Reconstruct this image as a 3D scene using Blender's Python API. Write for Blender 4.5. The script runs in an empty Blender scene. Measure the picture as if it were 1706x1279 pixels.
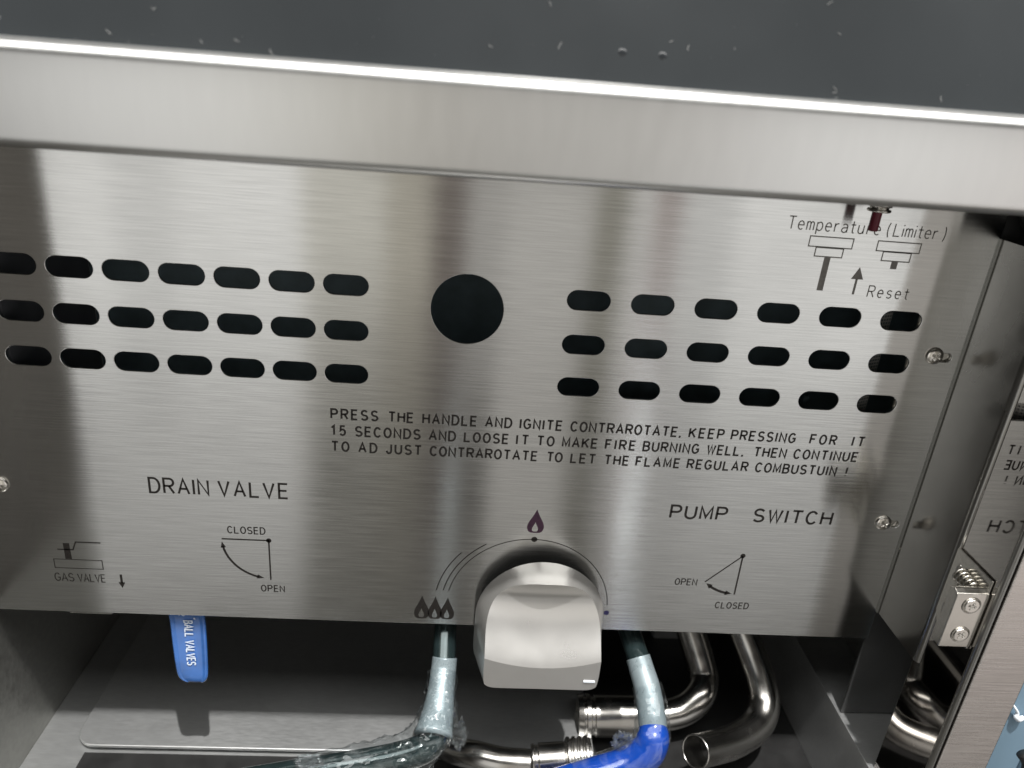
import bpy, bmesh, math, random
from mathutils import Vector, Matrix, noise
random.seed(7)
PI = math.pi
sc = bpy.context.scene
COL = sc.collection

# ------------------------------------------------------------------ camera
CAM = Vector((-0.00198, -0.40836, 0.11533))
RW = [Vector((0.9958972, -0.0432349, 0.0794950)),      # camera right
      Vector((0.0566848, -0.3867123, -0.9204566)),     # camera down
      Vector((0.0705375, 0.9211864, -0.3826750))]      # view direction
cam_d = bpy.data.cameras.new('camera')
cam = bpy.data.objects.new('camera', cam_d); COL.objects.link(cam)
r, d, f = RW
cam.matrix_world = Matrix(((r.x, -d.x, -f.x, CAM.x), (r.y, -d.y, -f.y, CAM.y), (r.z, -d.z, -f.z, CAM.z), (0, 0, 0, 1)))
cam_d.sensor_width = 36; cam_d.lens = 1235 / 1706 * 36
cam_d.clip_start = 0.01; cam_d.clip_end = 50
cam_d.dof.use_dof = True; cam_d.dof.focus_distance = 0.46; cam_d.dof.aperture_fstop = 7.0
sc.camera = cam

# ------------------------------------------------------------------ light (an indoor show hall: no sun, no sky)
w = bpy.data.worlds.new('World'); sc.world = w; w.use_nodes = True
bg = w.node_tree.nodes['Background']; bg.inputs[0].default_value = (0.9, 0.88, 0.84, 1); bg.inputs[1].default_value = 0.085
sc.view_settings.view_transform = 'Standard'; sc.view_settings.look = 'None'
sc.cycles.sample_clamp_indirect = 2.5
sc.view_settings.exposure = 0.0; sc.view_settings.gamma = 1.0

def area(name, loc, target, sx, sy, radiance, col=(1, 1, 1), spread=180):
    l = bpy.data.lights.new(name, 'AREA'); l.shape = 'RECTANGLE'; l.size = sx; l.size_y = sy
    l.energy = radiance * PI * sx * sy; l.color = col; l.spread = math.radians(spread)
    o = bpy.data.objects.new(name, l); COL.objects.link(o)
    o.location = loc
    o.rotation_euler = (Vector(target) - Vector(loc)).to_track_quat('-Z', 'Y').to_euler()
    return o
def spot(name, loc, target, watt, rad, ang, col=(1, 1, 1)):
    l = bpy.data.lights.new(name, 'SPOT'); l.energy = watt; l.spot_size = math.radians(ang); l.spot_blend = 0.3
    l.shadow_soft_size = rad; l.color = col
    o = bpy.data.objects.new(name, l); COL.objects.link(o); o.location = loc
    o.rotation_euler = (Vector(target) - Vector(loc)).to_track_quat('-Z', 'Y').to_euler()
    return o
KEY = Vector((0.10, -0.305, 1.0))
spot('ceiling_spotlight', Vector((0, -0.06, -0.1)) + KEY * 2.2, (0, -0.06, -0.2), 400, 0.020, 34, (1, 0.98, 0.95))
area('ceiling_light', (0.1, -0.85, 2.0), (0.1, -0.4, 0), 4.2, 1.1, 5.5, (1, 0.99, 0.96))
# lamp strips added behind the camera to put vertical bands in the steel
YL = -1.3
BANDS = [(-.96, -.80, 1.40, .60, (1, .992, .968)), (-.80, -.66, 1.10, .58, (1, .992, .968)), (-.66, -.38, 1.30, .58, (1, .992, .968)), (-.38, -.19, .92, .08, (1, .97, .88)),
         (-.19, -.085, .66, .08, (1, .94, .80)), (-.085, -.005, .20, .05, (1, .84, .76)), (-.005, .085, .62, .06, (1, .97, .92)), (.085, .29, .74, .42, (1, .97, .92)),
         (.29, .37, .34, .08, (1, .96, .80)), (.37, .43, .95, .34, (1, .98, .95)), (.43, .485, .42, .34, (1, .78, .72)),
         (.485, .63, .98, .44, (1, .992, .972)), (.63, 1.09, 1.38, .52, (1, .992, .972)), (1.14, 1.95, 1.20, .9, (1, .93, .89))]
for x0, x1, up, low, c in BANDS:
    for z0, z1, rad in ((-.55, .45, up * .77), (-1.25, -.55, low * .88)):
        area('band_light', ((x0 + x1) / 2, YL, (z0 + z1) / 2), ((x0 + x1) / 2, 0, (z0 + z1) / 2), x1 - x0, z1 - z0, rad, c)
area('streak_light', (.462, -1.28, -.86), (.462, 0, -.86), .020, .80, 2.0, (.86, .96, 1))  # added narrow lamps, shaped for the bluish streaks in the panel
area('streak_light', (-.014, -1.28, -1.0), (-.014, 0, -1.0), .012, .48, 1.1, (.86, .96, 1))

# ------------------------------------------------------------------ materials
def mat(name):
    m = bpy.data.materials.new(name); m.use_nodes = True
    nt = m.node_tree; b = nt.nodes['Principled BSDF']
    return m, nt, b
def N(nt, t, **kw):
    n = nt.nodes.new(t)
    for k, v in kw.items(): setattr(n, k, v)
    return n
def grain_nodes(nt, scale_vec, detail=3, coords='Object', base=1.0):
    tc = N(nt, 'ShaderNodeTexCoord'); mp = N(nt, 'ShaderNodeMapping')
    mp.inputs['Scale'].default_value = scale_vec
    nt.links.new(tc.outputs[coords], mp.inputs[0])
    nz = N(nt, 'ShaderNodeTexNoise'); nz.inputs['Scale'].default_value = base; nz.inputs['Detail'].default_value = detail
    nt.links.new(mp.outputs[0], nz.inputs['Vector'])
    return nz
def ramp(nt, src, lo, hi, p0=0.3, p1=0.7):
    mr = N(nt, 'ShaderNodeMapRange'); mr.inputs['From Min'].default_value = p0; mr.inputs['From Max'].default_value = p1
    mr.inputs['To Min'].default_value = lo; mr.inputs['To Max'].default_value = hi
    nt.links.new(src, mr.inputs['Value']); return mr.outputs[0]
def colmix(nt, fac, c0, c1):
    mx = N(nt, 'ShaderNodeMix', data_type='RGBA')
    mx.inputs[6].default_value = (*c0, 1); mx.inputs[7].default_value = (*c1, 1)
    nt.links.new(fac, mx.inputs[0]); return mx.outputs[2]
def steel(name, col=(.62, .61, .585), rough=.28, aniso=0.0, rot=0.0, grain=(14, 14, 1500), gcol=.12, bump=.05, grough=.06, metal=1.0, smudge=.04):
    m, nt, b = mat(name)
    b.inputs['Metallic'].default_value = metal
    g = grain_nodes(nt, grain, 3)
    sm = grain_nodes(nt, (9, 9, 9), 4)
    f = ramp(nt, g.outputs['Fac'], 0, 1)
    c0 = tuple(c * (1 - gcol) for c in col); c1 = tuple(min(1, c * (1 + gcol)) for c in col)
    nt.links.new(colmix(nt, f, c0, c1), b.inputs['Base Color'])
    add = N(nt, 'ShaderNodeMath', operation='ADD')
    nt.links.new(ramp(nt, g.outputs['Fac'], rough - grough, rough + grough), add.inputs[0])
    nt.links.new(ramp(nt, sm.outputs['Fac'], -smudge, smudge), add.inputs[1])
    nt.links.new(add.outputs[0], b.inputs['Roughness'])
    if bump:
        bp = N(nt, 'ShaderNodeBump'); bp.inputs['Strength'].default_value = bump; bp.inputs['Distance'].default_value = .0004
        nt.links.new(g.outputs['Fac'], bp.inputs['Height']); nt.links.new(bp.outputs[0], b.inputs['Normal'])
    if aniso:
        b.inputs['Anisotropic'].default_value = aniso; b.inputs['Anisotropic Rotation'].default_value = rot
        tg = N(nt, 'ShaderNodeTangent', direction_type='UV_MAP'); tg.uv_map = 'UVMap'
        nt.links.new(tg.outputs[0], b.inputs['Tangent'])
    return m
def plain(name, col, rough=.5, metal=0.0, spec=.5, nscale=60, var=.12, bump=0.0, coat=0.0):
    m, nt, b = mat(name)
    g = grain_nodes(nt, (nscale,) * 3, 4)
    nt.links.new(colmix(nt, ramp(nt, g.outputs['Fac'], 0, 1), tuple(c * (1 - var) for c in col), tuple(min(1, c * (1 + var)) for c in col)), b.inputs['Base Color'])
    nt.links.new(ramp(nt, g.outputs['Fac'], rough * .85, min(1, rough * 1.15)), b.inputs['Roughness'])
    b.inputs['Metallic'].default_value = metal; b.inputs['Specular IOR Level'].default_value = spec
    b.inputs['Coat Weight'].default_value = coat; b.inputs['Coat Roughness'].default_value = .08
    if bump:
        bp = N(nt, 'ShaderNodeBump'); bp.inputs['Strength'].default_value = bump; bp.inputs['Distance'].default_value = .0005
        nt.links.new(g.outputs['Fac'], bp.inputs['Height']); nt.links.new(bp.outputs[0], b.inputs['Normal'])
    return m
PANEL_ROUGH, PANEL_ANISO, PANEL_ROT = .17, 1.0, 0.25
M = {}
M['panel'] = steel('brushed_panel_steel', (.60, .60, .588), PANEL_ROUGH, PANEL_ANISO, PANEL_ROT, (30, 30, 1100), .10, .09, .015, smudge=.04)
M['front'] = steel('brushed_front_steel', (.62, .585, .56), .26, .9, 0.25, (40, 40, 1000), .05, .15, .03)
M['rail'] = steel('satin_rail_steel', (.68, .68, .67), .31, 0, 0, (160, 160, 40), .02, 0, .008, smudge=.008)
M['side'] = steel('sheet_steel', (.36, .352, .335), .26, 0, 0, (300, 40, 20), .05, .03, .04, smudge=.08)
M['side_darkened'] = steel('darkened_sheet_steel', (.19, .18, .165), .26, 0, 0, (300, 40, 20), .05, .03, .04, smudge=.08)  # darker copy of the sheet steel, makes the panel's left reflection dark
M['screw'] = steel('screw_steel', (.74, .71, .66), .22, 0, 0, (200, 200, 200), .10, .03, .05)
M['mirror'] = steel('polished_steel', (.49, .468, .445), .04, 0, 0, (40, 40, 40), .03, 0, .02, smudge=.02)
M['inner'] = steel('inner_sheet_steel', (.34, .34, .32), .38, 0, 0, (8, 300, 300), .08, .03, .05, metal=.86)
M['tray'] = steel('tray_steel', (.60, .61, .61), .40, 0, 0, (150, 900, 150), .05, .02, .03, metal=.85)
M['pipe'] = steel('pipe_steel', (.50, .485, .46), .24, 0, 0, (60, 60, 60), .06, .02, .05)
M['bolt'] = steel('bolt_steel', (.55, .53, .49), .20, 0, 0, (200, 200, 200), .10, .05, .06)
M['knob'] = steel('satin_knob_metal', (.62, .61, .59), .29, 0, 0, (60, 60, 60), .02, .0, .01, metal=.8, smudge=.01)
M['ink'] = plain('engraved_black', (.030, .026, .023), .55, 0, .3, 900, .35)
M['ink_blue'] = plain('violet_ink', (.05, .045, .14), .5, 0, .3, 500, .2)
M['ink_plum'] = plain('plum_ink', (.055, .02, .045), .45, 0, .4, 500, .3)
M['ink_pale'] = plain('pale_engraving', (.19, .18, .165), .5, 0, .4, 400, .2)
M['dark'] = plain('dark_interior', (.10, .105, .115), .6, 0, .3, 40, .2)
M['dark_grey'] = plain('dark_grey_sheet', (.065, .066, .066), .45, .3, .5, 30, .15)
M['dark_blue'] = plain('dark_blue_casting', (.13, .18, .20), .45, 0, .4, 50, .25)
M['glass'] = plain('dark_glossy_top', (.026, .029, .031), .22, 0, .35, 8, .12)
M['blue_plastic'] = plain('blue_plastic_sleeve', (.006, .048, .30), .18, 0, .5, 90, .12, .03, .3)
M['handle'] = plain('blue_handle_paint', (.030, .11, .34), .20, 0, .6, 60, .25, .04, .6)
M['white_ink'] = plain('pale_stamp', (.55, .62, .72), .5)
M['sleeve'] = steel('frosted_sleeve', (.24, .29, .31), .30, 0, 0, (300, 300, 60), .06, .05, .05, metal=.3)
M['teal_tube'] = plain('dark_teal_tube', (.030, .048, .050), .16, .55, .6, 80, .25, .03, .5)
M['red'] = plain('dark_red_plastic', (.11, .008, .02), .4, 0, .4)
M['blue_wall'] = plain('blue_film', (.17, .26, .34), .5, 0, .4, 20, .06)
M['white_film'] = plain('white_film', (.75, .8, .86), .5)
M['floor'] = plain('grey_floor', (.13, .125, .115), .28, 0, .6, 5, .06)
M['black'] = plain('plain_black', (.012, .012, .012), .5)  # flat black, also laid in as shade in gaps and openings
M['dust'] = plain('pale_dust', (.30, .30, .295), .8)
M['shop_wall'] = plain('shop_wall', (.12, .11, .10), .8)
def film_material():
    m = bpy.data.materials.new('clear_wrap'); m.use_nodes = True; nt = m.node_tree
    nt.nodes.remove(nt.nodes['Principled BSDF']); out = nt.nodes['Material Output']
    tr = N(nt, 'ShaderNodeBsdfTransparent'); tr.inputs[0].default_value = (.95, .965, .97, 1)
    gl = N(nt, 'ShaderNodeBsdfGlossy'); gl.inputs['Roughness'].default_value = .10; gl.inputs[0].default_value = (.85, .87, .88, 1)
    df = N(nt, 'ShaderNodeBsdfDiffuse'); df.inputs[0].default_value = (.75, .8, .82, 1)
    lw = N(nt, 'ShaderNodeLayerWeight'); lw.inputs['Blend'].default_value = .4
    g = grain_nodes(nt, (60, 60, 500), 3)
    m1 = N(nt, 'ShaderNodeMixShader'); m2 = N(nt, 'ShaderNodeMixShader')
    nt.links.new(ramp(nt, lw.outputs['Facing'], .05, .42, 0.1, 1), m1.inputs[0])
    nt.links.new(tr.outputs[0], m1.inputs[1]); nt.links.new(gl.outputs[0], m1.inputs[2])
    nt.links.new(ramp(nt, g.outputs['Fac'], .0, .07, .5, .8), m2.inputs[0])
    nt.links.new(m1.outputs[0], m2.inputs[1]); nt.links.new(df.outputs[0], m2.inputs[2])
    nt.links.new(m2.outputs[0], out.inputs[0])
    return m
M['film'] = film_material()
def perf_material():
    m, nt, b = mat('perforated_guard')
    b.inputs['Metallic'].default_value = .6; b.inputs['Roughness'].default_value = .4
    b.inputs['Base Color'].default_value = (.5, .5, .48, 1)
    return m
M['perf'] = perf_material()

# ------------------------------------------------------------------ object helpers
def link(o, parent=None):
    COL.objects.link(o)
    if parent: o.parent = parent
    return o
def obj(name, bm, m, parent=None, smooth=False, bevel=0, seg=2, angle=30):
    me = bpy.data.meshes.new(name); bm.normal_update(); bm.to_mesh(me); bm.free()
    if m: me.materials.append(M[m] if isinstance(m, str) else m)
    o = bpy.data.objects.new(name, me); link(o, parent)
    if smooth:
        for p in me.polygons: p.use_smooth = True
    if bevel:
        md = o.modifiers.new('bevel', 'BEVEL'); md.width = bevel; md.segments = seg
        md.limit_method = 'ANGLE'; md.angle_limit = math.radians(angle)
        for p in me.polygons: p.use_smooth = True
        md.harden_normals = True
    return o
def tag(o, label, cat, kind=None, group=None):
    if label: o['label'] = label
    if cat: o['category'] = cat
    if kind: o['kind'] = kind
    if group: o['group'] = group
    return o
def box(bm, x0, x1, y0, y1, z0, z1):
    v = [bm.verts.new(p) for p in ((x0, y0, z0), (x1, y0, z0), (x1, y1, z0), (x0, y1, z0), (x0, y0, z1), (x1, y0, z1), (x1, y1, z1), (x0, y1, z1))]
    for q in ((0, 3, 2, 1), (4, 5, 6, 7), (0, 1, 5, 4), (1, 2, 6, 5), (2, 3, 7, 6), (3, 0, 4, 7)): bm.faces.new([v[i] for i in q])
def add_uv(me, fx, fz):
    uv = me.uv_layers.new(name='UVMap')
    for l in me.loops:
        c = me.vertices[l.vertex_index].co; uv.data[l.index].uv = (fx(c), fz(c))
def prof(bm, pts, axis, a0, a1, n=1, close=True):
    """sweep a closed profile along x (pts = (y,z)), z (pts = (x,y)) or y (pts = (x,z))"""
    def P(p, t):
        return {'x': (t, p[0], p[1]), 'z': (p[0], p[1], t), 'y': (p[0], t, p[1])}[axis]
    rings = [[bm.verts.new(P(p, a0 + (a1 - a0) * k / n)) for p in pts] for k in range(n + 1)]
    m = len(pts)
    for k in range(n):
        for i in range(m if close else m - 1):
            j = (i + 1) % m
            bm.faces.new((rings[k][i], rings[k][j], rings[k + 1][j], rings[k + 1][i]))
    if close:
        bm.faces.new(rings[0]); bm.faces.new(rings[-1][::-1])
    bmesh.ops.recalc_face_normals(bm, faces=bm.faces)
def arcp(cx, cy, rx, ry, a0, a1, n=8):
    return [(cx + rx * math.cos(math.radians(a0 + (a1 - a0) * k / n)), cy + ry * math.sin(math.radians(a0 + (a1 - a0) * k / n))) for k in range(n + 1)]
def smooth_path(pts, rad, sub=8):
    P = [Vector(p) for p in pts]; out = []; R = []
    for i in range(len(P) - 1):
        p0 = P[max(0, i - 1)]; p1 = P[i]; p2 = P[i + 1]; p3 = P[min(len(P) - 1, i + 2)]
        for k in range(sub):
            t = k / sub
            out.append(.5 * ((2 * p1) + (-p0 + p2) * t + (2 * p0 - 5 * p1 + 4 * p2 - p3) * t * t + (-p0 + 3 * p1 - 3 * p2 + p3) * t ** 3))
            R.append(rad[i] + (rad[i + 1] - rad[i]) * t)
    out.append(P[-1]); R.append(rad[-1]); return out, R
def tube(bm, pts, rad, seg=24, sub=8, cap=True, disp=None, raw=False):
    if not isinstance(rad, (list, tuple)): rad = [rad] * len(pts)
    P, R = (list(map(Vector, pts)), rad) if raw else smooth_path(pts, rad, sub)
    rings = []; nrm = None
    for i, p in enumerate(P):
        t = (P[min(i + 1, len(P) - 1)] - P[max(i - 1, 0)]).normalized()
        if nrm is None:
            nrm = t.orthogonal().normalized()
        nrm = (nrm - t * nrm.dot(t)).normalized(); bn = t.cross(nrm)
        ring = []
        for s in range(seg):
            a = 2 * PI * s / seg; dv = nrm * math.cos(a) + bn * math.sin(a)
            rr = R[i]; q = p + dv * rr
            if disp: q = q + dv * disp(q, i / (len(P) - 1), a)
            ring.append(bm.verts.new(q))
        rings.append(ring)
    for i in range(len(rings) - 1):
        for s in range(seg):
            bm.faces.new((rings[i][s], rings[i][(s + 1) % seg], rings[i + 1][(s + 1) % seg], rings[i + 1][s]))
    if cap:
        bm.faces.new(rings[0][::-1]); bm.faces.new(rings[-1])
    bmesh.ops.recalc_face_normals(bm, faces=bm.faces)
    return rings
def lathe(bm, prof_, origin, axis, seg=32):
    """prof_ = (radius, distance along axis)"""
    ax = Vector(axis).normalized(); u = ax.orthogonal().normalized(); v = ax.cross(u); O = Vector(origin)
    rings = [[bm.verts.new(O + ax * h + (u * math.cos(2 * PI * s / seg) + v * math.sin(2 * PI * s / seg)) * max(r_, 1e-6)) for s in range(seg)] for r_, h in prof_]
    for i in range(len(rings) - 1):
        for s in range(seg):
            bm.faces.new((rings[i][s], rings[i][(s + 1) % seg], rings[i + 1][(s + 1) % seg], rings[i + 1][s]))
    bmesh.ops.remove_doubles(bm, verts=bm.verts, dist=1e-5)
    bmesh.ops.recalc_face_normals(bm, faces=bm.faces)
def at(x, y, Y):
    """the point of the plane y = Y that the photograph shows at (x, y)"""
    dv = RW[0] * ((x - 853) / 1235) + RW[1] * ((y - 639.5) / 1235) + RW[2]
    return CAM + dv * ((Y - CAM.y) / dv.y)

# ------------------------------------------------------------------ stroke lettering
S = {}
def G(ch, wd, *st): S[ch] = (wd, st)
G('A', .62, [(0, 0), (.5, 1), (1, 0)], [(.19, .34), (.81, .34)])
G('B', .56, [(.5, .53), (0, .53), (0, 1), (.55, 1)] + arcp(.55, .765, .38, .235, 90, -90) + [(.5, .53)], [(0, .53), (0, 0), (.55, 0)] + arcp(.55, .265, .45, .265, -90, 90) + [(.5, .53)])
G('C', .58, arcp(.5, .5, .5, .5, 38, 322, 20))
G('D', .58, [(0, 0), (0, 1), (.42, 1)] + arcp(.42, .5, .58, .5, 90, -90, 14) + [(.42, 0), (0, 0)])
G('E', .50, [(1, 1), (0, 1), (0, 0), (1, 0)], [(0, .52), (.9, .52)])
G('F', .50, [(1, 1), (0, 1), (0, 0)], [(0, .52), (.85, .52)])
G('G', .60, arcp(.5, .5, .5, .5, 40, 300, 18) + [(.96, .2), (.96, .46), (.55, .46)])
G('H', .56, [(0, 0), (0, 1)], [(1, 0), (1, 1)], [(0, .52), (1, .52)])
G('I', .04, [(.5, 0), (.5, 1)])
G('J', .46, [(.95, 1), (.95, .3)] + arcp(.5, .28, .45, .28, 0, -180, 10))
G('K', .56, [(0, 0), (0, 1)], [(1, 1), (0, .38)], [(.35, .6), (1, 0)])
G('L', .50, [(0, 1), (0, 0), (1, 0)])
G('M', .62, [(0, 0), (0, 1), (.5, .15), (1, 1), (1, 0)])
G('N', .56, [(0, 0), (0, 1), (1, 0), (1, 1)])
G('O', .60, arcp(.5, .5, .5, .5, 90, 450, 24))
G('P', .54, [(0, 0), (0, 1), (.6, 1)] + arcp(.6, .74, .4, .26, 90, -90) + [(0, .48)])
G('R', .56, [(0, 0), (0, 1), (.6, 1)] + arcp(.6, .75, .4, .25, 90, -90) + [(0, .5)], [(.5, .5), (1, 0)])
G('S', .54, arcp(.5, .745, .46, .255, 25, 270, 12) + arcp(.5, .245, .5, .245, 90, -155, 12)[1:])
G('T', .58, [(0, 1), (1, 1)], [(.5, 1), (.5, 0)])
G('U', .56, [(0, 1), (0, .32)] + arcp(.5, .32, .5, .32, 180, 360, 12) + [(1, 1)])
G('V', .60, [(0, 1), (.5, 0), (1, 1)])
G('W', .72, [(0, 1), (.25, 0), (.5, .95), (.75, 0), (1, 1)])
G('1', .26, [(.0, .76), (.9, 1), (.9, 0)])
G('5', .50, [(.9, 1), (.16, 1), (.08, .52)] + arcp(.46, .31, .48, .31, 120, -150, 12))
G('2', .50, arcp(.5, .72, .46, .28, 160, -20, 10) + [(0, 0), (1, 0)])
G(',', .06, [(.9, .10), (.9, .02), (.1, -.14)])
G('!', .05, [(.5, 1), (.5, .28)], [(.5, .08), (.5, 0)])
G('(', .22, arcp(1.3, .45, 1.25, .72, 125, 235, 10))
G(')', .22, arcp(-.3, .45, 1.25, .72, 55, -55, 10))
G('"', .20, [(.1, 1), (.1, .72)], [(.9, 1), (.9, .72)])
G('e', .46, [(.02, .36), (.98, .36)] + arcp(.5, .34, .5, .34, 5, 312, 16))
G('m', .56, [(0, 0), (0, .68)], [(0, .5)] + arcp(.25, .5, .25, .17, 170, 0, 6) + [(.5, 0)], [(.5, .5)] + arcp(.75, .5, .25, .17, 170, 0, 6) + [(1, 0)])
G('p', .46, [(0, -.3), (0, .68)], arcp(.5, .34, .5, .34, 140, -140, 16))
G('r', .38, [(.1, 0), (.1, .68)], [(.1, .4)] + arcp(.7, .36, .6, .3, 160, 70, 6))
G('a', .46, arcp(.5, .47, .45, .2, 150, 0, 8) + [(.95, 0)], [(.95, .4)] + arcp(.45, .19, .45, .19, 80, 330, 10) + [(.95, .2)])
G('t', .38, [(.45, .95), (.45, .16)] + arcp(.75, .16, .3, .15, 180, 290, 5), [(0, .66), (1, .66)])
G('u', .46, [(0, .68), (0, .24)] + arcp(.45, .24, .45, .24, 180, 330, 8) + [(.95, .25)], [(.95, .68), (.95, 0)])
G('i', .06, [(.5, 0), (.5, .66)], [(.5, .86), (.5, .96)])
G('s', .44, arcp(.5, .51, .42, .17, 25, 270, 9) + arcp(.5, .17, .46, .17, 90, -155, 9)[1:])
def stroke(bm, pts, t, to3, closed=False):
    """a flat pen stroke of width t through pts, with mitred corners"""
    P = [Vector(p) for p in pts]; Q = [P[0]]
    for p in P[1:]:
        if (p - Q[-1]).length > 1e-6: Q.append(p)
    P = Q
    if len(P) < 2: return
    n = len(P); L = []; Rr = []
    loop = (P[0] - P[-1]).length < 1e-5 and n > 3
    if loop: P = P[:-1]; n -= 1
    for i in range(n):
        a = P[(i - 1) % n] if (i > 0 or loop) else None; b = P[(i + 1) % n] if (i < n - 1 or loop) else None
        d0 = (P[i] - a).normalized() if a is not None else None; d1 = (b - P[i]).normalized() if b is not None else None
        if d0 is None: d0 = d1
        if d1 is None: d1 = d0
        n0 = Vector((-d0.y, d0.x)); n1 = Vector((-d1.y, d1.x)); m = (n0 + n1)
        m = n0 if m.length < 1e-3 else m.normalized(); k = min(2.2, 1 / max(.3, m.dot(n0)))
        L.append(bm.verts.new(to3(P[i] + m * (t / 2 * k)))); Rr.append(bm.verts.new(to3(P[i] - m * (t / 2 * k))))
    for i in range(n if loop else n - 1):
        j = (i + 1) % n
        bm.faces.new((L[i], Rr[i], Rr[j], L[j]))
def word(bm, s, x0, x1, z, h, t, to3, wf=1.0):
    """one word fitted between x0 and x1, baseline z, cap height h"""
    ws = [S[c][0] * h * wf for c in s]
    room = x1 - x0 - .17 * h * (len(s) - 1)
    if len(s) > 1 and sum(ws) > room: ws = [w_ * room / sum(ws) for w_ in ws]
    gap = (x1 - x0 - sum(ws)) / max(1, len(s) - 1) if len(s) > 1 else 0
    x = x0 if len(s) > 1 else (x0 + x1) / 2 - ws[0] / 2
    for c, wd in zip(s, ws):
        for st in S[c][1]:
            stroke(bm, [(x + px * wd, z + pz * h) for px, pz in st], t, to3)
        x += wd + gap
INK_Y = -0.00022
mm = .001
def ink(p): return Vector((p[0] * mm, INK_Y, p[1] * mm))
def lettering(parent, words, z, h, t, m='ink', to3=ink, wf=1.0):
    bm = bmesh.new()
    for s, a, b in words: word(bm, s, a, b, z, h, t, to3, wf)
    return obj('lettering', bm, m, parent)
def fill(bm, pts, to3=ink):
    bm.faces.new([bm.verts.new(to3(p)) for p in pts])
def disc(bm, cx, cz, r_, to3=ink): fill(bm, [(cx + r_ * math.cos(2 * PI * k / 20), cz + r_ * math.sin(2 * PI * k / 20)) for k in range(20)], to3)

# ------------------------------------------------------------------ the fryer
fryer = bpy.data.objects.new('gas_fryer', None); link(fryer); fryer.location = (0, 0, 0)
tag(fryer, 'open stainless steel gas fryer cabinet with engraved control panel, knob and bare pipes', 'fryer')

# control panel: a sheet with real openings
cu = bpy.data.curves.new('panel_outline', 'CURVE'); cu.dimensions = '2D'; cu.fill_mode = 'BOTH'
cu.extrude = .0006; cu.bevel_depth = .00038; cu.bevel_resolution = 1
def spline(pts):
    sp = cu.splines.new('POLY'); sp.points.add(len(pts) - 1)
    for p, q in zip(sp.points, pts): p.co = (q[0], q[1], 0, 1)
    sp.use_cyclic_u = True
PZ0, PZ1 = -.2355, .118
spline([(-.300, PZ0), (.2995, PZ0), (.2995, PZ1), (-.300, PZ1)])
def obround(cx, cz, w_, h_):
    r_ = h_ / 2; k = w_ / 2 - r_
    return [(cx + k + r_ * math.cos(a), cz + r_ * math.sin(a)) for a in [-PI / 2 + PI * i / 12 for i in range(13)]] + \
           [(cx - k + r_ * math.cos(a), cz + r_ * math.sin(a)) for a in [PI / 2 + PI * i / 12 for i in range(13)]]
SW, SH = .0257, .01228
for i in range(3):
    for j in range(7): 
        cx = -.06859 - j * .02991
        spline(obround(cx, -(-.00979) * 0 - .00979 * 0 - i * .0269, SW, SH))
    for j in range(6): spline(obround(.06924 + j * .03737, -i * .0269, SW, SH))
spline([(.021 * math.cos(2 * PI * k / 64), -.00979 + .021 * math.sin(2 * PI * k / 64)) for k in range(64)])
SCREWS = [(.2826, -.0200), (.2840, -.1387), (-.2789, -.1398), (-.2789, -.0200)]
for sx, sz in SCREWS: spline(obround(sx + .0048 * (1 if sx > 0 else -1), sz - .001, .0140, .0062))
tmp = bpy.data.objects.new('tmp', cu); link(tmp)
dg = bpy.context.evaluated_depsgraph_get(); me = bpy.data.meshes.new_from_object(tmp.evaluated_get(dg))
bpy.data.objects.remove(tmp)
me.transform(Matrix.Rotation(PI / 2, 4, 'X')); me.transform(Matrix.Translation((0, .00078, 0)))
me.materials.clear(); me.materials.append(M['panel'])
for l in list(me.uv_layers): me.uv_layers.remove(l)
add_uv(me, lambda c: c.x * 3, lambda c: c.z * 3)
panel = bpy.data.objects.new('control_panel', me); link(panel, fryer)
me.name = 'control_panel'
bm = bmesh.new(); box(bm, -.2985, .2975, .0019, .019, PZ0 + .0002, PZ0 + .0013)
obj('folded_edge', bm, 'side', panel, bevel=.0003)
bm = bmesh.new(); box(bm, -.252, -.2245, .0005, .012, PZ0 - .0022, PZ0 - .0003)
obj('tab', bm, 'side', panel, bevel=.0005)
for xa, xb in ((.268, .2995), (-.2995, -.268)):
    bm = bmesh.new(); box(bm, xa, xb, .0019, .0031, PZ0 + .02, PZ1); obj('mounting_flange', bm, 'bolt', panel)

# instruction lettering
L1 = [('PRESS', -77.7, -50.2), ('THE', -43.3, -28.9), ('HANDLE', -22.7, 9.5), ('AND', 15.4, 31.0), ('IGNITE', 36.5, 62.1), ('CONTRAROTATE,', 68.0, 136.6), ('KEEP', 142.4, 163.9), ('PRESSING', 169.3, 210.0), ('FOR', 220.1, 236.6), ('IT', 247.6, 255.0)]
L2 = [('15', -77.7, -69.4), ('SECONDS', -63.1, -24.4), ('AND', -18.4, -2.8), ('LOOSE', 3.1, 29.8), ('IT', 35.2, 42.3), ('TO', 48.2, 58.2), ('MAKE', 64.0, 85.3), ('FIRE', 91.0, 109.4), ('BURNING', 114.9, 149.9), ('WELL,', 155.8, 178.7), ('THEN', 186.1, 206.4), ('CONTINUE', 212.1, 253.4)]
L3 = [('TO', -77.6, -67.5), ('AD', -61.1, -50.5), ('JUST', -44.4, -23.3), ('CONTRAROTATE', -17.4, 48.7), ('TO', 55.3, 64.4), ('LET', 70.4, 85.5), ('THE', 91.8, 106.7), ('FLAME', 111.9, 139.5), ('REGULAR', 144.9, 183.7), ('COMBUSTUIN', 189.4, 242.1), ('!', 247.7, 250.5)]
lettering(panel, L1, -83.2, 6.1, 1.24, wf=1.05)
lettering(panel, L2, -94.2, 6.1, 1.24, wf=1.05)
lettering(panel, L3, -105.1, 6.1, 1.24, wf=1.05)
lettering(panel, [('DRAIN', -189.6, -154.2), ('VALVE', -147.6, -105.6)], -140.8, 10.3, 1.45)
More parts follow.
